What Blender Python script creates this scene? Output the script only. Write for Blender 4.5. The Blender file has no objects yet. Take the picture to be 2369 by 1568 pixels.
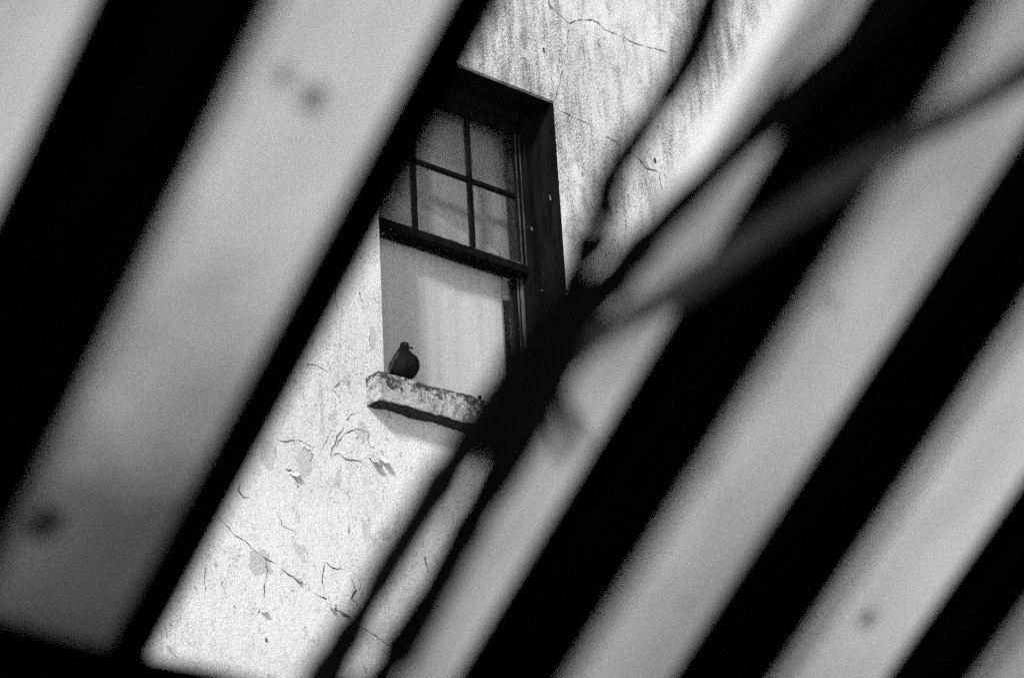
import bpy, bmesh, math, random
from mathutils import Vector, Matrix, noise
random.seed(7)
S = bpy.context.scene
COL = S.collection

# ------------------------------------------------------------------ camera
F = 5500.0
AX = Vector((6901, -2122, -5500)).normalized()      # house wall direction, in camera axes
AZ = Vector((-708, 11960, -5500)); AZ = (AZ - AX*AZ.dot(AX)).normalized()   # plumb
AY = AZ.cross(AX)
M = Matrix((AX, AY, AZ))                              # camera axes -> world
DY = 7.25
CAM = Vector((0, -DY, 1.6))
cd = bpy.data.cameras.new('camera'); cam = bpy.data.objects.new('camera', cd); COL.objects.link(cam)
cam.matrix_world = Matrix.Translation(CAM) @ M.to_4x4()
cd.sensor_width = 36; cd.lens = 36*F/2369.0
cd.clip_start = 0.05; cd.clip_end = 2000
S.camera = cam

def ray(u, v): return M @ Vector((u-1184.5, 784-v, -F))
def onwall(u, v, y=0.0):
    d = ray(u, v); t = (y + DY)/d.y
    return CAM + d*t
def atdepth(u, v, dep):
    return CAM + ray(u, v)*(dep/F)
cd.dof.use_dof = True
cd.dof.focus_distance = -(M.transposed() @ (onwall(1050, 700, 0.05) - CAM)).z
cd.dof.aperture_fstop = 4.7

# ------------------------------------------------------------------ light
SUN_AZ = Vector((-0.86, -0.51, 0)).normalized()       # towards the sun, level part
SUN_EL = math.radians(31)
sdir = Vector((SUN_AZ.x*math.cos(SUN_EL), SUN_AZ.y*math.cos(SUN_EL), math.sin(SUN_EL)))
w = bpy.data.worlds.new('World'); S.world = w; w.use_nodes = True
nt = w.node_tree; nt.nodes.clear()
sk = nt.nodes.new('ShaderNodeTexSky'); sk.sky_type = 'NISHITA'; sk.sun_disc = False
sk.sun_elevation = SUN_EL; sk.sun_rotation = math.atan2(sdir.x, sdir.y)
bw = nt.nodes.new('ShaderNodeRGBToBW'); bg = nt.nodes.new('ShaderNodeBackground'); wo = nt.nodes.new('ShaderNodeOutputWorld')
nt.links.new(sk.outputs[0], bw.inputs[0]); nt.links.new(bw.outputs[0], bg.inputs[0]); nt.links.new(bg.outputs[0], wo.inputs[0])
bg.inputs[1].default_value = 0.10
sl = bpy.data.lights.new('sun', 'SUN'); sl.energy = 3.4; sl.angle = math.radians(8); sl.color = (1, 1, 1)
so = bpy.data.objects.new('sun', sl); COL.objects.link(so)
so.rotation_euler = sdir.to_track_quat('Z', 'Y').to_euler()
S.view_settings.view_transform = 'Standard'; S.view_settings.look = 'None'; S.view_settings.gamma = 1
S.view_settings.exposure = 0.64
S.cycles.use_denoising = False        # fast film: its grain stays
S.cycles.use_adaptive_sampling = True; S.cycles.adaptive_threshold = 0.035; S.cycles.adaptive_min_samples = 28

# ------------------------------------------------------------------ helpers
def tag(o, label=None, cat=None, group=None, kind=None):
    if label: o['label'] = label
    if cat: o['category'] = cat
    if group: o['group'] = group
    if kind: o['kind'] = kind
    return o
def empty(name, loc=(0, 0, 0), **k):
    o = bpy.data.objects.new(name, None); COL.objects.link(o); o.location = loc
    return tag(o, **k)
def link(name, bm, mat, parent=None, smooth=False, recalc=True):
    if recalc: bmesh.ops.recalc_face_normals(bm, faces=bm.faces)
    me = bpy.data.meshes.new(name); bm.to_mesh(me); bm.free()
    if smooth:
        for p in me.polygons: p.use_smooth = True
    me.materials.append(mat)
    o = bpy.data.objects.new(name, me); COL.objects.link(o)
    if parent:
        o.parent = parent
        q = parent; off = Vector((0, 0, 0))
        while q: off += q.location; q = q.parent
        me.transform(Matrix.Translation(-off))
    return o
def box(bm, a, b, bev=0):
    a = Vector(a); b = Vector(b)
    r = bmesh.ops.create_cube(bm, size=1, matrix=Matrix.Translation((a+b)/2) @ Matrix.Diagonal((*(b-a), 1)))
    if bev:
        es = {e for vv in r['verts'] for e in vv.link_edges}
        bmesh.ops.bevel(bm, geom=list(es), offset=bev, segments=2, profile=.5, affect='EDGES')
def B(*boxes, bev=0):
    bm = bmesh.new()
    for a, b in boxes: box(bm, a, b, bev)
    return bm

# node helper
class N:
    def __init__(s, name):
        s.m = bpy.data.materials.new(name); s.m.use_nodes = True
        s.t = s.m.node_tree; s.t.nodes.clear()
        s.out = s.n('ShaderNodeOutputMaterial')
        s.tc = s.n('ShaderNodeTexCoord').outputs['Object']
    def n(s, k): return s.t.nodes.new(k)
    def l(s, a, b): s.t.links.new(a, b)
    def mp(s, sc, loc=(0, 0, 0)):
        m = s.n('ShaderNodeMapping'); m.inputs['Scale'].default_value = sc; m.inputs['Location'].default_value = loc
        s.l(s.tc, m.inputs[0]); return m.outputs[0]
    def noise(s, scale, vec=None, detail=4, rough=.55, dist=0):
        n = s.n('ShaderNodeTexNoise'); n.inputs['Scale'].default_value = scale
        n.inputs['Detail'].default_value = detail; n.inputs['Roughness'].default_value = rough
        n.inputs['Distortion'].default_value = dist
        s.l(vec if vec is not None else s.tc, n.inputs['Vector']); return n.outputs['Fac']
    def rng(s, v, a, b, c=0, d=1, smooth=False):
        n = s.n('ShaderNodeMapRange'); n.clamp = True
        if smooth: n.interpolation_type = 'SMOOTHSTEP'
        s.l(v, n.inputs[0])
        for i, x in enumerate((a, b, c, d)): n.inputs[i+1].default_value = x
        return n.outputs[0]
    def math(s, op, a, b=None):
        n = s.n('ShaderNodeMath'); n.operation = op
        for i, x in enumerate((a, b)):
            if x is None: continue
            if isinstance(x, (int, float)): n.inputs[i].default_value = x
            else: s.l(x, n.inputs[i])
        return n.outputs[0]
    def mix(s, f, a, b):
        n = s.n('ShaderNodeMix'); n.data_type = 'FLOAT'
        for i, x in ((0, f), (2, a), (3, b)):
            if isinstance(x, (int, float)): n.inputs[i].default_value = x
            else: s.l(x, n.inputs[i])
        return n.outputs[0]
    def sep(s):
        n = s.n('ShaderNodeSeparateXYZ'); s.l(s.tc, n.inputs[0]); return n.outputs
    def done(s, val, rough=.9, bump=None, bs=.3, bd=.004, spec=.3):
        p = s.n('ShaderNodeBsdfPrincipled')
        if isinstance(val, (int, float)): p.inputs['Base Color'].default_value = (val, val, val, 1)
        else:
            c = s.n('ShaderNodeCombineColor')
            for i in range(3): s.l(val, c.inputs[i])
            s.l(c.outputs[0], p.inputs['Base Color'])
        if isinstance(rough, (int, float)): p.inputs['Roughness'].default_value = rough
        else: s.l(rough, p.inputs['Roughness'])
        p.inputs['Specular IOR Level'].default_value = spec
        if bump is not None:
            b = s.n('ShaderNodeBump'); b.inputs['Strength'].default_value = bs; b.inputs['Distance'].default_value = bd
            s.l(bump, b.inputs['Height']); s.l(b.outputs[0], p.inputs['Normal'])
        s.l(p.outputs[0], s.out.inputs[0]); return s.m

# --- materials
def mat_wall():
    m = N('old_whitewash'); x, y, z = m.sep()
    grain = m.noise(230, detail=3, rough=.8)
    patch = m.noise(1.6, detail=6, rough=.65)
    col = m.math('MULTIPLY', m.mix(m.rng(grain, .36, .60), .34, .86), m.rng(patch, .3, .62, .84, 1.0))
    # thin greyer layers where the top coat has worn away, ragged outlines
    lay = m.noise(6.5, m.mp((1, 1, .8), (3, 0, 1)), detail=12, rough=.72, dist=.4)
    layer = m.rng(lay, .600, .612)
    col = m.math('MULTIPLY', col, m.math('SUBTRACT', 1.0, m.math('MULTIPLY', layer, .20)))
    rim = m.math('MULTIPLY', m.rng(lay, .590, .600), m.rng(lay, .600, .609, 1, 0))
    rim = m.math('MULTIPLY', rim, m.rng(m.noise(11, m.mp((1, 1, 1), (2, 6, 1)), detail=5, rough=.7), .50, .58))
    col = m.mix(m.math('MULTIPLY', rim, .8), col, .10)
    # rain-washed dirt: specks that crowd together in vertical smears on the upper wall
    hi = m.rng(z, 5.9, 7.2, .55, 1.0)
    smear = m.noise(5.5, m.mp((3.2, 3.2, .55)), detail=7, rough=.68, dist=.25)
    big = m.noise(1.3, m.mp((1, 1, .7), (5, 2, 9)), detail=4, rough=.6)
    dens = m.math('MULTIPLY', m.math('ADD', m.rng(smear, .38, .68), m.rng(big, .38, .66)), hi)
    speck = m.noise(105, m.mp((1.25, 1.25, .8), (0, 3, 0)), detail=6, rough=.85)
    t = m.math('ADD', speck, m.math('MULTIPLY', dens, .122))
    col = m.mix(m.math('MULTIPLY', m.rng(t, .575, .70), .85), col, .06)
    # deeper pits, gathered in loose groups
    pit = m.noise(23, m.mp((1.5, 1.5, .8), (0, 0, 4)), detail=9, rough=.74, dist=.5)
    pm = m.noise(3.1, m.mp((1, 1, 1), (1, 8, 2)), detail=3)
    pits = m.math('MULTIPLY', m.rng(pit, .60, .645), m.rng(pm, .46, .58))
    col = m.mix(m.math('MULTIPLY', pits, m.rng(z, 5.6, 6.6, .7, .9)), col, .08)
    # hairline crazing in places
    v = m.n('ShaderNodeTexVoronoi'); v.feature = 'DISTANCE_TO_EDGE'; v.inputs['Scale'].default_value = 5.0
    nn = m.n('ShaderNodeTexNoise'); nn.inputs['Scale'].default_value = 7; nn.inputs['Detail'].default_value = 9; nn.inputs['Roughness'].default_value = .7
    m.l(m.tc, nn.inputs[0])
    va = m.n('ShaderNodeVectorMath'); va.operation = 'MULTIPLY_ADD'
    m.l(nn.outputs['Color'], va.inputs[0]); va.inputs[1].default_value = (.5, .5, .5); m.l(m.tc, va.inputs[2])
    m.l(va.outputs[0], v.inputs['Vector'])
    craze = m.math('MULTIPLY', m.rng(v.outputs['Distance'], .0, .014, 1, 0), m.rng(m.noise(3.3, m.mp((1, 1, 1), (7, 1, 3)), detail=8, rough=.75), .47, .55))
    col = m.mix(m.math('MULTIPLY', craze, .75), col, .12)
    h = m.math('ADD', m.math('MULTIPLY', grain, .35), m.math('ADD', patch, m.math('MULTIPLY', m.noise(40, detail=4), .5)))
    h = m.math('SUBTRACT', h, m.math('MULTIPLY', layer, .35))
    h = m.math('SUBTRACT', h, m.math('MULTIPLY', pits, .6))
    return m.done(col, .95, h, .6, .012)
WALL = mat_wall()
def mat_simple(name, lo, hi, sc, mp=(1, 1, 1), a=.35, b=.65, rough=.9, bs=.3, bd=.003, spec=.3, detail=5):
    m = N(name); n = m.noise(sc, m.mp(mp), detail=detail, rough=.65)
    return m.done(m.rng(n, a, b, lo, hi), rough, n, bs, bd, spec)
def mat_sill():
    m = N('stained_sill'); x, y, z = m.sep()
    g = m.noise(170, detail=3, rough=.8)
    mot = m.noise(30, m.mp((1, 1, 1), (4, 4, 1)), detail=9, rough=.8)
    base = m.math('MULTIPLY', m.mix(m.rng(g, .33, .62), .17, .52), m.rng(mot, .40, .54, .28, 1.0))
    blot = m.noise(11, m.mp((1, 1, 1), (2, 0, 1)), detail=10, rough=.76, dist=.3)
    edge = m.rng(z, SILL_Z-.105, SILL_Z-.005, -.055, .075)     # soot gathers along the upper edge
    side = m.rng(x, SX0, SX0+.75, -.045, .05)
    t = m.math('ADD', m.math('ADD', m.math('MULTIPLY', m.math('ADD', blot, m.noise(32, m.mp((1, 1, 1), (9, 2, 1)), detail=8, rough=.75)), .5), edge), side)
    col = m.mix(m.rng(t, .477, .515), base, m.mix(m.rng(g, .3, .6), .012, .05))
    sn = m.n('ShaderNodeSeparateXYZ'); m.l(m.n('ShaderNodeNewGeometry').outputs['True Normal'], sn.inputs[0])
    under = m.rng(sn.outputs[2], -.75, -.55, 1, 0)          # shade of the underside painted in, near black
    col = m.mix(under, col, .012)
    return m.done(col, .95, blot, .8, .02)
def mat_darkpaint():
    m = N('dark_flaking_paint')
    n = m.noise(26, m.mp((1, 1, .25)), detail=7, rough=.7)
    ch = m.noise(14, m.mp((1.5, 1.5, .5), (4, 4, 4)), detail=6, rough=.6)
    col = m.mix(m.rng(n, .35, .7), .002, .008)
    col = m.mix(m.rng(ch, .675, .70), col, .28)
    return m.done(col, .85, n, .6, .004, .03)
DARKP = mat_darkpaint()
HEAD = mat_simple('black_shaded_head', .0012, .005, 20, spec=.02)  # black paint, darkened further: shade under the head put into its colour
SOOT = mat_simple('sooty_mould', .008, .03, 20)
BEAD = mat_simple('worn_bead_paint', .005, .07, 22, (2, 2, .25), .40, .66, .8, .5)
def mat_glass(name, tint, dirt, gl=.9):
    m = N(name)
    tr = m.n('ShaderNodeBsdfTransparent'); tr.inputs[0].default_value = (tint, tint, tint, 1)
    g = m.n('ShaderNodeBsdfGlossy'); g.inputs['Roughness'].default_value = .03; g.inputs[0].default_value = (gl, gl, gl, 1)
    fr = m.n('ShaderNodeFresnel'); geo = m.n('ShaderNodeNewGeometry'); m.l(m.mix(geo.outputs['Backfacing'], 1.45, 1/1.45), fr.inputs[0])   # same sheen entering and leaving the thin pane
    bn = m.noise(3, detail=2); b = m.n('ShaderNodeBump'); b.inputs['Strength'].default_value = .06; b.inputs['Distance'].default_value = .01
    m.l(bn, b.inputs['Height']); m.l(b.outputs[0], g.inputs['Normal'])
    ms = m.n('ShaderNodeMixShader'); m.l(fr.outputs[0], ms.inputs[0]); m.l(tr.outputs[0], ms.inputs[1]); m.l(g.outputs[0], ms.inputs[2])
    d = m.n('ShaderNodeBsdfDiffuse'); d.inputs[0].default_value = (.4, .4, .4, 1)
    n = m.noise(7, m.mp((2, 1, 1)), detail=8, rough=.75)
    m2 = m.n('ShaderNodeMixShader'); m.l(m.rng(n, .4, .75, dirt*.6, dirt*1.6), m2.inputs[0]); m.l(ms.outputs[0], m2.inputs[1]); m.l(d.outputs[0], m2.inputs[2])
    m.l(m2.outputs[0], m.out.inputs[0]); return m.m
GLASS_UP = mat_glass('dusty_glass', .80, .035)
GLASS_LO = mat_glass('streaked_glass', .95, .025)
def mat_blind(nm, lo, hi):
    m = N(nm); n = m.noise(5, m.mp((6, 1, .25)), detail=4)
    g = m.noise(240, detail=3, rough=.8)
    c = m.math('MULTIPLY', m.rng(n, .35, .65, lo, hi), m.rng(g, .34, .62, .78, 1.05))
    return m.done(c, .95, n, .2, .004)
BLIND = mat_blind('pale_screen', .64, .72)
BLIND2 = mat_blind('fawn_blind', .46, .54)
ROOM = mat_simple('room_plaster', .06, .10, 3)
def mat_board(nm='pale_painted_board', off=0.0, lo=.42, hi=.72, dim_z=None):
    m = N(nm)
    n = m.noise(5.5, m.mp((1.4, .6, .6), (off, 0, 0)), detail=3, rough=.5)
    n2 = m.noise(22, m.mp((2, .12, .12)), detail=4)
    c = m.math('MULTIPLY', m.rng(n, .36, .62, lo, hi), m.rng(n2, .3, .7, .94, 1.02))
    if dim_z is not None:                     # light falloff painted in: ragged darkening towards this board's lower end
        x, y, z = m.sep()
        t = m.math('ADD', m.rng(z, dim_z, dim_z+.17, .55, .0), m.math('MULTIPLY', m.noise(9, m.mp((.8, 1, 1), (3, 3, 3)), detail=4), .50))
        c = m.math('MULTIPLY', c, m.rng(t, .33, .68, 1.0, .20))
    return m.done(c, .8, n2, .3, .002)
BOARD = mat_board()
BOARD_B = mat_board('pale_painted_board_weathered', 4.0, .38, .66)
BLACK_WOOD = mat_simple('near_black_wood', .0003, .0010, 9, (3, .2, .2), spec=0, rough=1)
BARK2 = mat_simple('grey_bark', .020, .045, 30, (1, 1, .6), bs=.6, spec=.05, rough=.95)
BARK = mat_simple('dark_bark', .0008, .003, 30, (1, 1, .6), bs=.6, spec=.03, rough=.95)
KNOT = mat_simple('wood_knot', .13, .22, 40)
KNOT2 = mat_simple('dark_wood_knot', .004, .012, 40)
CRACK = mat_simple('crack_shade', .02, .09, 30)
RENDER = mat_simple('bare_render', .26, .50, 120, a=.35, b=.62, detail=4)
FLAKE = mat_simple('curled_paint_flake', .28, .62, 90, a=.4, b=.6)
GROUND = mat_simple('pale_concrete', .50, .66, 1.2, bs=.2)
ROOF = mat_simple('grey_slates', .07, .14, 6, (1, 4, 1))
FEATHER = mat_simple('dark_feathers', .0015, .008, 34, (1, 1, .5), bs=.5, spec=.04, rough=.7)
FEATHER2 = mat_simple('wing_feathers', .004, .035, 40, (1, 1, .5), a=.45, b=.62, bs=.5, spec=.04, rough=.7)
PALE = mat_simple('pale_cere', .6, .8, 20)
HORN = mat_simple('dark_beak', .02, .04, 20, rough=.5)
EYE = mat_simple('eye', .05, .08, 20, rough=.2, spec=.5)

# ------------------------------------------------------------------ ground
bm = bmesh.new(); bmesh.ops.create_grid(bm, x_segments=2, y_segments=2, size=400)
tag(link('ground', bm, GROUND), kind='structure')

# ------------------------------------------------------------------ house
# opening measured off the photograph's perspective
pL = onwall(883, 700); pR = onwall(1296, 440); pT = onwall(1160, 187); 
RD = .17                                                 # depth of the reveal
X0, X1 = pL.x, pR.x
SP = .085                                                 # sill projection
sf = onwall(990, 889, -SP); SILL_Z = sf.z                # top front edge of the sill
SILL_B = onwall(980, 951, -SP).z
SX0 = onwall(875, 860, -SP).x; SX1 = X1 + (X0-SX0)
ZT = pT.z; ZB = SILL_Z - .01
print('OPENING', X0, X1, ZB, ZT, 'w', X1-X0, 'h', ZT-ZB, 'sill', SX0, SILL_Z, SILL_B, 'top of frame z', onwall(1184, 0).z)
HX0, HX1, HZ, HY = -5.0, 14.0, 10.4, 7.0
house = empty('house', (X0, 0, 0), label='old whitewashed rendered house with cracked peeling wall and a sash window', cat='house')
bm = bmesh.new()
TH = .42
for a, b in (((HX0, 0, 0), (X0, TH, HZ)), ((X1, 0, 0), (HX1, TH, HZ)), ((X0, 0, 0), (X1, TH, ZB)), ((X0, 0, ZT), (X1, TH, HZ)),
             ((HX0, TH, 0), (HX0+TH, HY, HZ)), ((HX1-TH, TH, 0), (HX1, HY, HZ)), ((HX0+TH, HY-TH, 0), (HX1-TH, HY, HZ))):
    box(bm, a, b)
wall = link('wall', bm, WALL, house)
bm = bmesh.new()
ov = .35; ym = HY/2; rz = HZ+2.6
def prism(bm, pts, x0, x1):
    va = [bm.verts.new((x0, y, z)) for y, z in pts]; vb = [bm.verts.new((x1, y, z)) for y, z in pts]
    bm.faces.new(va); bm.faces.new(vb[::-1])
    for i in range(len(pts)): bm.faces.new((va[i], va[(i+1) % len(pts)], vb[(i+1) % len(pts)], vb[i]))
prism(bm, [(-ov, HZ+.02), (ym, rz), (HY+ov, HZ+.02)], HX0-.3, HX1+.3)
link('roof', bm, ROOF, house)

# window: frame box, sashes, panes, beads
win = link('window', B(((X1-.055, RD, ZB), (X1, RD+.14, ZT)), ((X0, RD, ZB), (X0+.055, RD+.14, ZT)),
                       ((X0+.055, RD, ZT-.06), (X1-.055, RD+.14, ZT)), bev=.004), DARKP, house)
# painted timber lining on the reveal (head and right and left cheeks), a few mm proud of the masonry
link('reveal_lining', B(((X1-.012, .004, ZB+.02), (X1, RD, ZT-.012)), bev=.002), DARKP, house)
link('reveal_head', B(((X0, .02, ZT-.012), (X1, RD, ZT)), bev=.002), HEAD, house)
yu = RD+.035      # upper sash plane (outer)
yl = RD+.085      # lower sash plane (inner)
mr = onwall(1060, 583, yu)           # meeting rail lower edge
MZ = mr.z
SXL, SXR = X0+.055, X1-.055
ust = .038
mb = onwall(1070, 407, yu).z         # horizontal muntin
v1 = onwall(962, 440, yu).x; v2 = onwall(1092, 440, yu).x
MW = .011
top = ZT-.06
fr = [((SXL, yu, MZ+.042), (SXL+ust, yu+.04, top)), ((SXR-ust, yu, MZ+.042), (SXR, yu+.04, top)),
      ((SXL+ust, yu, top-.055), (SXR-ust, yu+.04, top)), ((SXL, yu-.012, MZ), (SXR, yu+.04, MZ+.042))]
up = link('upper_sash', B(*fr, bev=.004), DARKP, win)
bm = bmesh.new()
box(bm, (v1-MW, yu+.004, MZ+.042), (v1+MW, yu+.03, top-.055), .003)
box(bm, (v2-MW, yu+.004, MZ+.042), (v2+MW, yu+.03, top-.055), .003)
for a, b in ((SXL+ust, v1-MW), (v1+MW, v2-MW), (v2+MW, SXR-ust)): box(bm, (a, yu+.006, mb-MW), (b, yu+.03, mb+MW), .003)
link('glazing_bar', bm, DARKP, win)
# putty crumbs along the rail
bm = bmesh.new()
xx = SXL+ust
while xx < SXR-ust:
    ww = random.uniform(.015, .06); hh = random.choice((.004, .006, .008, .014))
    box(bm, (xx, yu+.002, MZ+.048), (xx+ww, yu+.012, MZ+.042+hh), .002); xx += ww*random.uniform(.7, .95)
for v in (v1, v2):
    for k in range(0):
        z0 = MZ+.06+k*.09+random.uniform(0, .05)
        if z0 < top-.1: box(bm, (v-MW-.004, yu+.001, z0), (v-MW+.002, yu+.007, z0+random.uniform(.02, .07)))
link('putty', bm, mat_simple('old_putty', .02, .12, 60, a=.4, b=.6), win)
for a, b in ((SXL+ust, v1-MW), (v1+MW, v2-MW), (v2+MW, SXR-ust)):
    for c, d in ((MZ+.042, mb-MW), (mb+MW, top-.055)):
        link('pane', B(((a, yu+.016, c), (b, yu+.019, d))), GLASS_UP, win)
lst = .045
link('lower_sash', B(((SXL, yl, ZB+.07), (SXL+lst, yl+.04, MZ)), ((SXR-lst, yl, ZB+.07), (SXR, yl+.04, MZ)),
                     ((SXL, yl, ZB+.0), (SXR, yl+.04, ZB+.07)), ((SXL, yl, MZ), (SXR, yl+.04, MZ+.04)), bev=.004), DARKP, win)
link('pane', B(((SXL+lst, yl+.016, ZB+.07), (SXR-lst, yl+.019, MZ))), GLASS_LO, win)
# staff and parting beads: thin worn light lines on the right stile
bm = bmesh.new()
for dx, w_, y_ in ((.004, .004, RD+.03), (.030, .005, RD+.031)):
    box(bm, (SXR-dx-w_, yu-.006, MZ+.0422), (SXR-dx, yu-.001, top-.06))
box(bm, (SXR-.012, yl-.02, ZB+.02), (SXR-.004, yl-.002, MZ-.004)); box(bm, (SXR-.03, yl-.008, ZB+.02), (SXR-.025, yl-.002, MZ-.004))
link('bead', bm, BEAD, win)
# roller blind above, and a pale screen behind the lower sash; its slanted top stands in for a reflection
yb = RD+.15
bx1 = onwall(1189, 700, yb).x; sx1 = onwall(1164, 700, yb-.012).x
def sheet(name, x0, x1, zb, ztop, y, mat):
    bm = bmesh.new(); nx, nz = 60, 30
    P = lambda i, j: (x0+(x1-x0)*i/nx, y+.003*math.sin(i*.31)+.001*math.sin(i*.83+j*.05), zb+(ztop(x0+(x1-x0)*i/nx)-zb)*j/nz)
    vs = [[bm.verts.new(P(i, j)) for i in range(nx+1)] for j in range(nz+1)]
    for j in range(nz):
        for i in range(nx): bm.faces.new((vs[j][i], vs[j][i+1], vs[j+1][i+1], vs[j+1][i]))
    o = link(name, bm, mat, win, smooth=True)
    mo = o.modifiers.new('thickness', 'SOLIDIFY'); mo.thickness = .003; mo.offset = -1
sheet('blind', X0-.1, bx1, MZ-.1, lambda x: ZT, yb, BLIND2)
q0 = onwall(967, 472, yb-.012); q1 = onwall(1100, 552, yb-.012)
sheet('screen', X0-.1, sx1, ZB-.1, lambda x: q0.z+(q1.z-q0.z)*(x-q0.x)/(q1.x-q0.x), yb-.012, BLIND)
# room behind
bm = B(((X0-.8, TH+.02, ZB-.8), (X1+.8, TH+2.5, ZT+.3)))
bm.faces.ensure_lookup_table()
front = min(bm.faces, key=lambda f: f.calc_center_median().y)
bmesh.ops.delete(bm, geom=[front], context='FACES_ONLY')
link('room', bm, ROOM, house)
# sill
bm = B(((SX0, -SP, SILL_B), (SX1, RD+.02, SILL_Z)))
bmesh.ops.subdivide_edges(bm, edges=[e for e in bm.edges if abs((e.verts[0].co-e.verts[1].co).x) > .5], cuts=90, use_grid_fill=True)
bmesh.ops.subdivide_edges(bm, edges=[e for e in bm.edges if abs((e.verts[0].co-e.verts[1].co).x) < .001], cuts=9, use_grid_fill=True)
for v in bm.verts:
    p = v.co.copy()
    n = noise.noise_vector(p*9)*.008 + noise.noise_vector(p*38)*.005
    if p.y < 0:
        k = 1.0 if (abs(p.z-SILL_Z) < .02 or abs(p.z-SILL_B) < .02) else .6
        v.co += n*k
        v.co.z += (noise.noise(Vector((p.x*14, 3, 1)))*.008 if p.z < SILL_B+.03 else 0)
link('sill', bm, mat_sill(), house, smooth=True)
link('fixing_nail', B(((onwall(1106, 920, -SP).x, -.095, SILL_Z), (onwall(1106, 920, -SP).x+.014, -.081, SILL_Z+.014)), bev=.003), DARKP, house)

# --- cracks, bare patches and curled flakes on the wall face
def crack(pts, w=.005, jit=.012, y=-.0015):
    P = [onwall(u, v, y) for u, v in pts]; Q = []
    for a, b in zip(P, P[1:]):
        n = max(3, int((b-a).length/.012))
        for i in range(n):
            p = a.lerp(b, i/n)
            off = noise.noise_vector(Vector((p.x*16, p.z*16, w*900)))*jit + noise.noise_vector(Vector((p.x*60, p.z*60, 2)))*jit*.45
            Q.append(Vector((p.x+off.x, y, p.z+off.z)))
    Q.append(P[-1])
    bm = bmesh.new(); prev = None
    for i, p in enumerate(Q):
        a = Q[max(0, i-1)]; b = Q[min(len(Q)-1, i+1)]; t = (b-a).normalized(); s = Vector((-t.z, 0, t.x))
        k = max(.3, 1+2.2*noise.noise(Vector((p.x*26, p.z*26, 7)))+1.4*noise.noise(Vector((p.x*80, p.z*80, 3))))*min(1, .3+i*.2, .3+(len(Q)-1-i)*.2)
        l = bm.verts.new(p+s*w*k*.25); r = bm.verts.new(p-s*w*k*.25)
        gap = noise.noise(Vector((p.x*13, p.z*13, w*777))) < -.42
        if prev and not gap: bm.faces.new((prev[0], prev[1], r, l))
        prev = (l, r)
    link('crack', bm, CRACK, wall)
crack([(1262, -30), (1272, 12), (1315, 55), (1345, 46), (1372, 47), (1400, 68), (1440, 88), (1480, 105), (1545, 122)], .0075)
crack([(1315, 55), (1312, 110), (1300, 170), (1284, 232)], .004, .008)
crack([(1288, 250), (1340, 278), (1400, 312), (1460, 352), (1500, 385), (1535, 405), (1580, 440)], .005, .010)
crack([(1480, 375), (1500, 392), (1522, 398), (1530, 430), (1536, 452)], .011, .012)
crack([(505, 1195), (545, 1235), (580, 1265), (640, 1305), (690, 1342), (740, 1378), (762, 1392), (790, 1420), (850, 1455), (900, 1492)], .0048, .012)
crack([(662, 1325), (690, 1338)], .016, .008)
crack([(748, 1380), (765, 1392), (775, 1405), (800, 1420), (812, 1430)], .014, .010)
crack([(852, 928), (836, 945), (812, 962), (798, 985), (780, 1010), (770, 1040), (766, 1060)], .007, .014)
crack([(855, 900), (852, 928)], .012, .010)
crack([(862, 880), (888, 876), (905, 880)], .008, .014)
crack([(706, 847), (728, 842), (745, 850), (758, 862)], .008, .008)
crack([(777, 655), (775, 690), (782, 720)], .008, .010)
crack([(660, 1083), (678, 1092), (688, 1112), (690, 1128)], .012, .010)
crack([(555, 1118), (552, 1135), (562, 1150), (578, 1150)], .009, .006)
crack([(752, 1300), (768, 1310), (800, 1322)], .008, .012)
crack([(752, 1300), (745, 1340), (752, 1372)], .006, .012)
crack([(815, 1340), (822, 1365), (812, 1385), (825, 1400)], .008, .014)
crack([(610, 1290), (618, 1320), (612, 1350), (614, 1382)], .007, .012)
crack([(597, 1415), (615, 1405)], .012, .006)
crack([(380, 1440), (388, 1500), (410, 1520)], .005, .008)
crack([(830, 655), (835, 690), (840, 700)], .007, .006)
crack([(978, 1250), (980, 1270)], .009, .006)
crack([(983, 1286), (984, 1300), (992, 1322)], .008, .008)
crack([(1330, 215), (1335, 245)], .009, .006)
crack([(1285, 25), (1268, 10)], .004, .006)
crack([(770, 990), (745, 1040)], .003, .010)
crack([(800, 870), (770, 900), (790, 925)], .004, .012)
crack([(640, 1180), (655, 1215), (690, 1238)], .003, .012)
crack([(480, 1300), (471, 1340), (476, 1372)], .003, .016)
crack([(766, 1060), (780, 1048), (800, 1062), (830, 1064), (850, 1078)], .006, .014)
crack([(776, 1032), (792, 1008), (822, 990), (850, 1000), (856, 1030), (884, 1046), (888, 1062)], .005, .016)
crack([(640, 1015), (690, 1020), (728, 1035)], .006, .012)
crack([(1105, 12), (1128, 20), (1125, 45)], .010, .014)
def blob(n, seed, a, b):
    r = random.Random(seed)
    out = []
    for i in range(n):
        t = 2*math.pi*i/n
        k = 1+.45*noise.noise(Vector((math.cos(t)*1.5, math.sin(t)*1.5, seed*3.1)))+.35*noise.noise(Vector((math.cos(t)*4, math.sin(t)*4, seed)))+.25*noise.noise(Vector((math.cos(t)*11, math.sin(t)*11, seed+5)))
        out.append((math.cos(t)*a*k, math.sin(t)*b*k))
    return out
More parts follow.
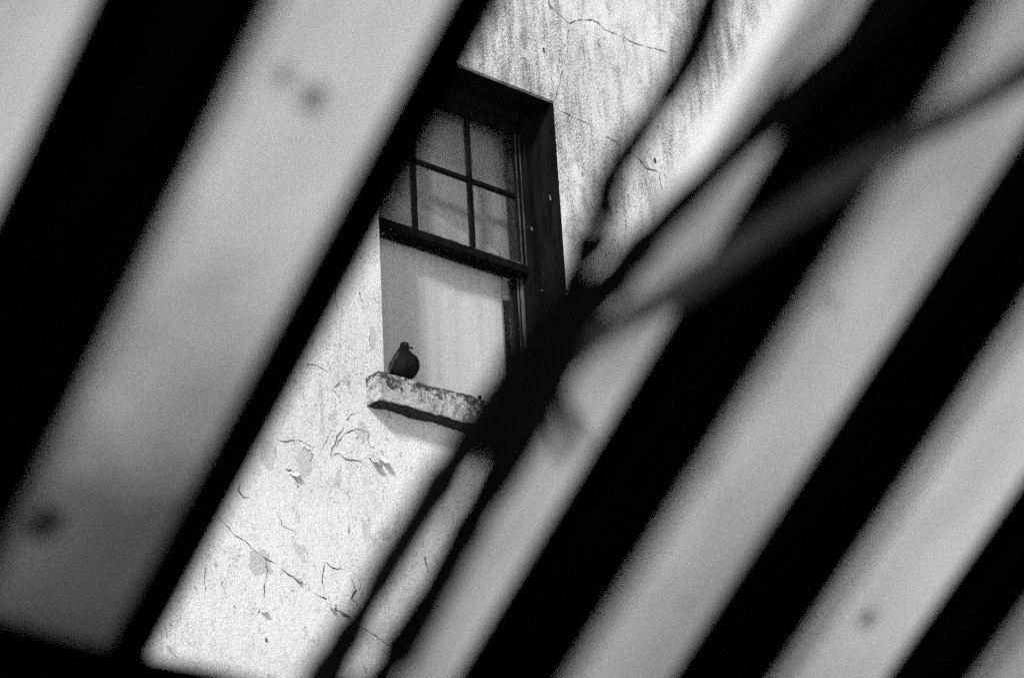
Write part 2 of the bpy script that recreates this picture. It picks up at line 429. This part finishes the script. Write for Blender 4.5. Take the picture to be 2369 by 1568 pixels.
def patch(u, v, au, av, seed, rim=True):
    c = onwall(u, v); a = (onwall(u+au, v)-c).length; b = (onwall(u, v-av)-c).length
    pts = blob(72, seed, a, b)
    bm = bmesh.new(); bm.faces.new([bm.verts.new((c.x+p, -.0008, c.z+q)) for p, q in pts])
    link('bare_patch', bm, RENDER, wall)
    if rim:     # raised broken paint lip round one side
        bm = bmesh.new(); k0 = random.Random(seed).randint(0, 40); pr = None
        for i in range(k0, k0+20):
            p, q = pts[i % 72]; s = 1
            o1 = bm.verts.new((c.x+p*1.01, -.0009, c.z+q*1.01)); o2 = bm.verts.new((c.x+p*s*.98, -.004, c.z+q*s*.98)); o3 = bm.verts.new((c.x+p*1.08, -.0009, c.z+q*1.08))
            if pr:
                bm.faces.new((pr[0], o1, o2, pr[1])); bm.faces.new((pr[1], o2, o3, pr[2]))
            pr = (o1, o2, o3)
        link('paint_lip', bm, FLAKE, wall)
patch(705, 1067, 19, 29, 2); patch(838, 998, 15, 21, 5); patch(861, 782, 8, 26, 9)
patch(600, 1300, 26, 30, 12, False)
patch(1222, 130, 12, 14, 4, False); patch(1527, 445, 7, 9, 6, False); patch(620, 1050, 14, 34, 14, False)
for (u, v, s) in ((1258, 118, 4), (1515, 372, 4), (616, 1480, 3)):
    c = onwall(u, v); bm = bmesh.new(); sc = s/420
    bm.faces.new([bm.verts.new((c.x+p, -.0009, c.z+q)) for p, q in blob(40, u, sc*.9, sc*random.uniform(1, 1.8))])
    link('chip', bm, CRACK, wall)
def flake(u, v, w_, h_, ang, lift, seed):
    c = onwall(u, v); bm = bmesh.new(); n = 8; g = {}
    for i in range(n+1):
        for j in range(n+1):
            s, t = i/n-.5, j/n
            wob = .25*noise.noise(Vector((s*4, t*4, seed)))
            x_ = (s+wob*.5)*w_*(1-.5*t); z_ = (t+wob*.3)*h_
            yy = -.002-lift*(t**1.7)
            ca, sa = math.cos(ang), math.sin(ang)
            g[i, j] = bm.verts.new((c.x+x_*ca-z_*sa, yy, c.z+x_*sa+z_*ca))
    for i in range(n):
        for j in range(n): bm.faces.new((g[i, j], g[i+1, j], g[i+1, j+1], g[i, j+1]))
    o = link('paint_flake', bm, FLAKE, wall, smooth=True, recalc=False)
    m = o.modifiers.new('thickness', 'SOLIDIFY'); m.thickness = .0015
flake(866, 1054, .075, .045, math.radians(170), .03, 1)
flake(882, 1054, .05, .04, math.radians(200), .03, 2)
flake(676, 1088, .05, .03, math.radians(215), .018, 4)
flake(688, 1334, .06, .02, math.radians(150), .014, 5)
flake(768, 1392, .05, .035, math.radians(160), .016, 6)
flake(606, 1406, .04, .022, math.radians(200), .016, 7)

# ------------------------------------------------------------------ slatted canopy near the camera
D = (M @ Vector((6774, 11765, 5500))).normalized()       # the boards' run
Xw = Vector((1, 0, 0))
Nn = D.cross(Xw).normalized()
if Nn.z < 0: Nn = -Nn                                     # upward normal of the slope
DEP = 1.42
PC = atdepth(1184.5, 784, DEP)
def onplane(u, v, lift=0.0):
    d = ray(u, v); t = (PC + Nn*lift - CAM).dot(Nn)/d.dot(Nn)
    return CAM + d*t
canopy = empty('slatted_canopy', (PC.x, PC.y, 0), label='blurred sloping canopy of pale and black boards close to the lens', cat='canopy')
# each board: photo line of its left and right edges at mid-height; slopes come from the geometry
S0, S1 = -1.25, 1.05                                      # run along D either side of mid-height
def board(name, l, r, mat, lift, th, lab=None):
    def skew(u):
        q = onplane(u, 784, lift)-PC-Nn*lift; sd = (q.dot(D)-q.x*D.x)/(1-D.x*D.x); return q.x-sd*D.x
    a = skew(l); b = skew(r)
    bm = bmesh.new(); n = 40; rows = []
    for i in range(n+1):
        s = S0+(S1-S0)*i/n
        ja = noise.noise(Vector((s*2.5, l*.01, 1)))*.0018; jb = noise.noise(Vector((s*2.5, r*.01, 5)))*.0018
        ring = []
        for x, q in ((a+ja, 0), (a+ja, th), (b+jb, th), (b+jb, 0)):
            ring.append(bm.verts.new(PC+Xw*x+D*s+Nn*(lift+q)))
        rows.append(ring)
    for p, q in zip(rows, rows[1:]):
        for k in range(4): bm.faces.new((p[k], p[(k+1) % 4], q[(k+1) % 4], q[k]))
    bm.faces.new(rows[0]); bm.faces.new(rows[-1][::-1])
    o = link(name, bm, mat, canopy)
    if lab: o['label'] = lab
    return o
pales = [(-530, -150), (282, 622), (1385, 1522), (1850, 2055), (2372, 2590), (2870, 3090), (3350, 3590), (-1410, -1000), (-2330, -1880)]
blacks = [(-180, 290), (600, 742), (1490, 1870), (2040, 2400), (2565, 2880), (-1040, -510), (-1900, -1390), (3060, 3380), (3560, 3900)]
zc = lambda v: onplane(200, v).z
BOARD_DIMMED = mat_board('low_end_shaded_board', 2.0, .52, .80, dim_z=zc(1400))
PB = [board('pale_board', l, r, BOARD_DIMMED if i_ == 1 else (BOARD, BOARD_B)[i_ % 2], 0, .02, 'pale board with shade painted in at its lower end' if i_ == 1 else None) for i_, (l, r) in enumerate(pales)]
for l, r in blacks: board('black_board', l, r, BLACK_WOOD, .022, .02, 'black board')  # near-black boards over the gaps between the pale ones
# knots on the pale boards
def knot(bo, u, v, rad):
    c = onplane(u, v); bm = bmesh.new()
    pts = blob(20, u, rad, rad*1.3)
    for q in (0, .004):
        pass
    va = [bm.verts.new(c+Xw*p+D*q-Nn*.0006) for p, q in pts]; vb = [bm.verts.new(c+Xw*p*.8+D*q*.8-Nn*.003) for p, q in pts]
    bm.faces.new(vb)
    for i in range(20): bm.faces.new((va[i], va[(i+1) % 20], vb[(i+1) % 20], vb[i]))
    link('knot', bm, KNOT2 if v > 1150 and u < 300 else KNOT, bo)
knot(PB[1], 728, 228, .0065); knot(PB[1], 655, 172, .004); knot(PB[1], 105, 1210, .010); knot(PB[3], 1585, 1390, .002); knot(PB[3], 1650, 1075, .003); knot(PB[3], 1925, 700, .0035); knot(PB[4], 2005, 1430, .006)
# rails that carry the boards
def rail(s, w_, lift, th, name, x0=-2.6, x1=2.8, tilt=0.0):
    bm = bmesh.new(); n = 120; rows = []
    for i in range(n+1):
        x = x0+(x1-x0)*i/n
        j = noise.noise(Vector((x*9, 2, 3)))*.010-tilt*(x+1.1)
        rows.append([bm.verts.new(PC+Xw*x+D*(s+a+j*b)+Nn*(lift+q)) for a, q, b in ((0, 0, 1), (0, th, 1), (-w_, th, 0), (-w_, 0, 0))])
    for p, q in zip(rows, rows[1:]):
        for k in range(4): bm.faces.new((p[k], p[(k+1) % 4], q[(k+1) % 4], q[k]))
    bm.faces.new(rows[0]); bm.faces.new(rows[-1][::-1])
    return link(name, bm, BLACK_WOOD, canopy)
rp = onplane(60, 1588, -.045); sr = (rp-PC).dot(D)
rail(sr+.045, .12, -.045, .044, 'rail', tilt=.055)
rail(S1-.05, .10, -.10, .099, 'rail')
def post(x, s, lift):
    p = PC+Xw*x+D*s+Nn*lift
    link('post', B(((p.x-.045, p.y-.045, 0), (p.x+.045, p.y+.045, p.z)), bev=.004), BLACK_WOOD, canopy)
for x in (-2.5, 2.7):
    post(x, sr-.02-.055*(x+1.1), -.045); post(x, S1-.10, -.10)

# ------------------------------------------------------------------ bare shrub in front
def tube(bm, pts, seg=12, knob=.30, seed=0):
    # Catmull-Rom through (Vector, radius)
    out = []
    P = [pts[0]]+pts+[pts[-1]]
    for i in range(1, len(P)-2):
        p0, p1, p2, p3 = P[i-1], P[i], P[i+1], P[i+2]
        n = max(3, int((p2[0]-p1[0]).length/.012))
        n = min(n, 24)
        for k in range(n):
            t = k/n; t2 = t*t; t3 = t2*t
            f = lambda a, b, c, d: .5*((2*b)+(c-a)*t+(2*a-5*b+4*c-d)*t2+(3*b-a-3*c+d)*t3)
            out.append((f(p0[0], p1[0], p2[0], p3[0]), f(p0[1], p1[1], p2[1], p3[1])))
    out.append(pts[-1])
    prev = None; ref = Vector((.3, .9, .2))
    first = None
    for i, (p, r) in enumerate(out):
        a = out[max(0, i-1)][0]; b = out[min(len(out)-1, i+1)][0]
        t = (b-a).normalized(); s = t.cross(ref).normalized(); q = s.cross(t)
        rr = r*(1+knob*noise.noise(Vector((i*.35, seed, 0)))+.22*noise.noise(Vector((i*1.1, seed, 4)))+(.18 if (i*7+seed*3) % 17 == 0 else 0))
        ring = [bm.verts.new(p+(s*math.cos(2*math.pi*k/seg)+q*math.sin(2*math.pi*k/seg))*rr*(1+.05*math.sin(k*2.3+seed))) for k in range(seg)]
        if prev:
            for k in range(seg): bm.faces.new((prev[k], prev[(k+1) % seg], ring[(k+1) % seg], ring[k]))
        else: first = ring
        prev = ring
    bm.faces.new(first[::-1]); bm.faces.new(prev)
BD = 1.24
def bp(u, v, hw, dep=BD): return (atdepth(u, v, dep), hw*dep/F)
base = Vector((PC.x-.55, PC.y-.12, 0))
tree = empty('bare_shrub', base, label='dark leafless shrub branches out of focus across the window', cat='shrub')
stem = atdepth(560, 1860, BD)
def add(name, pts, seed, mat=BARK):
    bm = bmesh.new(); tube(bm, [(p_, r_*(1.3 if name == 'stem' else 1.2 if seed == 6 else .92 if seed == 5 else 1)) for i_, (p_, r_) in enumerate(pts)], seed=seed); return link(name, bm, mat, tree, smooth=True)
b0 = (base-Vector((0, 0, .05)), .030); b1 = (base+Vector((.02, .01, .7)), .025)
sA = atdepth(600, 1850, BD+.02); sB = atdepth(700, 1850, BD+.05)
add('trunk', [b0, (base+Vector((.0, .02, .35)), .027), b1], 1)
add('stem', [(b1[0], .017), (b1[0].lerp(sA, .55)+Vector((.01, 0, .03)), .012), (sA, .0095), bp(680, 1690, 33), bp(758, 1554, 34), bp(834, 1425, 33), bp(906, 1301, 32), bp(994, 1161, 32), bp(1080, 1030, 33), bp(1165, 915, 42), bp(1240, 805, 34), bp(1290, 700, 20)], 2)
add('stem', [(b1[0], .017), (b1[0].lerp(sB, .5)+Vector((.03, .02, 0)), .013), (sB, .011), bp(800, 1690, 42, BD+.03), bp(880, 1568, 32, BD+.03), bp(942, 1471, 36, BD+.03), bp(1004, 1368, 34, BD+.03), bp(1080, 1223, 32, BD+.02), bp(1150, 1100, 38, BD+.01), bp(1220, 975, 44), bp(1300, 840, 35), bp(1345, 760, 28)], 3)
add('branch', [bp(1260, 880, 30), bp(1335, 770, 38), bp(1401, 668, 40), bp(1518, 532, 36), bp(1630, 420, 37), bp(1770, 285, 38), bp(1871, 190, 38), bp(2000, 75, 36), bp(2120, -60, 34), bp(2300, -300, 30)], 4)
add('branch', [bp(1150, 985, 30), bp(1200, 880, 34), bp(1250, 800, 22), bp(1300, 730, 20), bp(1355, 665, 16), bp(1400, 625, 12), bp(1430, 600, 5)], 14)
add('twig', [bp(1745, 290, 8), bp(1798, 185, 9), bp(1852, 108, 11), bp(1922, 25, 10), bp(1995, -90, 8)], 15)
add('branch', [bp(1270, 890, 28), bp(1335, 815, 36), bp(1400, 765, 33), bp(1475, 722, 31, BD-.01), bp(1546, 686, 33, BD-.01), bp(1714, 572, 34, BD-.02), bp(1882, 457, 36, BD-.03), bp(2050, 347, 36, BD-.04), bp(2219, 258, 33, BD-.05), bp(2380, 160, 29, BD-.06), bp(2650, -40, 30, BD-.09)], 5, BARK2)
add('branch', [bp(1280, 850, 30), bp(1285, 760, 22), bp(1308, 672, 20), bp(1350, 602, 26), bp(1388, 552, 28), bp(1407, 500, 20), bp(1401, 450, 31), bp(1424, 392, 27), bp(1462, 336, 28), bp(1524, 246, 26), bp(1563, 190, 26), bp(1614, 98, 31), bp(1648, 0, 31), bp(1690, -120, 24), bp(1740, -350, 14)], 6)
add('twig', [bp(1330, 625, 12), bp(1335, 570, 17), bp(1352, 520, 13), bp(1372, 480, 16), bp(1398, 452, 8)], 7)
add('twig', [bp(1300, 720, 10), bp(1318, 640, 7), bp(1328, 585, 13), bp(1322, 560, 5)], 8)
add('twig', [bp(1290, 860, 12), bp(1308, 920, 9), bp(1324, 980, 22), bp(1340, 1005, 14), bp(1358, 1035, 6)], 9)
add('twig', [bp(1330, 770, 12), bp(1400, 720, 9), bp(1450, 665, 14), bp(1480, 620, 7), bp(1520, 585, 3)], 10)
add('twig', [bp(1150, 960, 10), bp(1120, 930, 14), bp(1095, 950, 6)], 11)
add('twig', [bp(1290, 920, 7), bp(1280, 990, 8), bp(1298, 1040, 16), bp(1312, 1072, 7)], 12)
add('twig', [bp(1255, 700, 5), bp(1262, 760, 18), bp(1270, 820, 24)], 13)

# ------------------------------------------------------------------ pigeon on the sill
pb = onwall(930, 866, -SP+.055); pb.z = SILL_Z
pig = empty('pigeon', pb, label='dark plump pigeon perched on the left end of the window sill', cat='pigeon')
fx = Vector((.80, -.60, 0)); fy = Vector((.60, .80, 0))     # facing, sideways
k = .151/480; kz = .151/445
BZ = 690
rings = [(152, 450, 16, 13), (160, 451, 38, 30), (178, 452, 60, 46), (205, 452, 70, 54), (232, 444, 68, 54), (262, 432, 78, 62), (300, 438, 108, 88), (340, 440, 142, 120), (380, 446, 174, 150), (430, 448, 196, 172), (480, 448, 202, 182), (530, 440, 200, 180), (580, 425, 188, 164), (630, 410, 164, 136), (668, 400, 110, 90), (690, 398, 60, 50)]
def loft(bm, rings, seg=28):
    prev = None
    for zz, cx, hx, hy in rings:
        c = pb+fx*((cx-402)*k)+Vector((0, 0, (BZ-zz)*kz+.012))
        r = []
        for q in range(seg):
            a = 2*math.pi*q/seg
            d = 1+.03*noise.noise(Vector((math.cos(a)*3, math.sin(a)*3, zz*.03)))
            r.append(bm.verts.new(c+fx*(math.cos(a)*hx*k*d)+fy*(math.sin(a)*hy*k*d)))
        if prev:
            for q in range(seg): bm.faces.new((prev[q], prev[(q+1) % seg], r[(q+1) % seg], r[q]))
        else: bm.faces.new(r)
        prev = r
    bm.faces.new(prev[::-1])
bm = bmesh.new(); loft(bm, rings); body = link('body', bm, FEATHER, pig, smooth=True)
def pp(x, z, s=0.0): return pb+fx*((x-402)*k)+fy*s+Vector((0, 0, (BZ-z)*kz+.012))
for sd in (-1, 1):       # folded wings reaching down behind to the tail
    bm = bmesh.new(); n = 14; g = []
    for i in range(n+1):
        t = i/n
        cx = 330+(185-330)*t; cz = 330+(640-330)*t
        wd = (70*math.sin(math.pi*min(1, t*.9+.12))+10)*k
        side = sd*(.038*math.sin(math.pi*(.25+.55*(1-t)))-.0*t)
        c = pp(cx+36, cz, side)
        ax = (fx*.9+Vector((0, 0, .42))).normalized()
        g.append([bm.verts.new(c+ax*wd*a+fy*sd*(.010*(1-a*a))) for a in (-1, -.6, -.2, .2, .6, 1)]+[bm.verts.new(c+ax*wd*a-fy*sd*.006) for a in (1, -1)])
    for p, q in zip(g, g[1:]):
        for m_ in range(8): bm.faces.new((p[m_], p[(m_+1) % 8], q[(m_+1) % 8], q[m_]))
    bm.faces.new(g[0]); bm.faces.new(g[-1][::-1])
    link('wing', bm, FEATHER2, pig, smooth=True)
bm = bmesh.new(); g = []
for i in range(9):
    t = i/8; c = pp(300-150*t, 540+140*t); wd = .020+.014*t
    g.append([bm.verts.new(c+fy*wd*a+Vector((0, 0, .006*(1-abs(a)))) + Vector((0, 0, q))) for a, q in ((-1, 0), (0, 0), (1, 0), (1, -.004), (0, -.006), (-1, -.004))])
for p, q in zip(g, g[1:]):
    for m_ in range(6): bm.faces.new((p[m_], p[(m_+1) % 6], q[(m_+1) % 6], q[m_]))
bm.faces.new(g[0]); bm.faces.new(g[-1][::-1])
link('tail', bm, FEATHER2, pig)
def cone(name, a, b, r0, r1, mat, seg=10, flat=1.0):
    bm = bmesh.new(); t = (b-a).normalized(); s = t.cross(Vector((0, 0, 1))).normalized(); u = s.cross(t)
    rr = []
    for f_, r in ((0, r0*.6), (.15, r0), (.55, (r0+r1)/2*1.05), (.9, r1), (1, r1*.3)):
        c = a.lerp(b, f_)-u*(.002*f_*f_)
        rr.append([bm.verts.new(c+s*math.cos(2*math.pi*q/seg)*r+u*math.sin(2*math.pi*q/seg)*r*flat) for q in range(seg)])
    for p, q in zip(rr, rr[1:]):
        for m_ in range(seg): bm.faces.new((p[m_], p[(m_+1) % seg], q[(m_+1) % seg], q[m_]))
    bm.faces.new(rr[0]); bm.faces.new(rr[-1][::-1])
    return link(name, bm, mat, pig, smooth=True)
cone('beak', pp(494, 208), pp(578, 246), .0090, .0032, HORN)
cone('cere', pp(494, 190), pp(540, 207), .0046, .0032, PALE)
for sd in (-1, 1):
    bm = bmesh.new(); bmesh.ops.create_uvsphere(bm, u_segments=12, v_segments=8, radius=.0030, matrix=Matrix.Translation(pp(462, 198, sd*.0150)))
    link('eye', bm, EYE, pig, smooth=True)
for sd in (-1, 1):
    bm = bmesh.new()
    f0 = pp(420, 650, sd*.018); f1 = Vector((f0.x, f0.y, SILL_Z+.005))
    tube(bm, [(f0, .004), (f0.lerp(f1, .5), .003), (f1, .003)], seg=8)
    for a in (-.5, 0, .5, math.pi):
        dd = fx*math.cos(a)+fy*math.sin(a)
        tube(bm, [(f1, .0028), (f1+dd*.014+Vector((0, 0, .002)), .0025), (f1+dd*(.028 if a < 3 else .016)-Vector((0, 0, .003)), .001)], seg=6)
    link('foot', bm, HORN, pig, smooth=True)
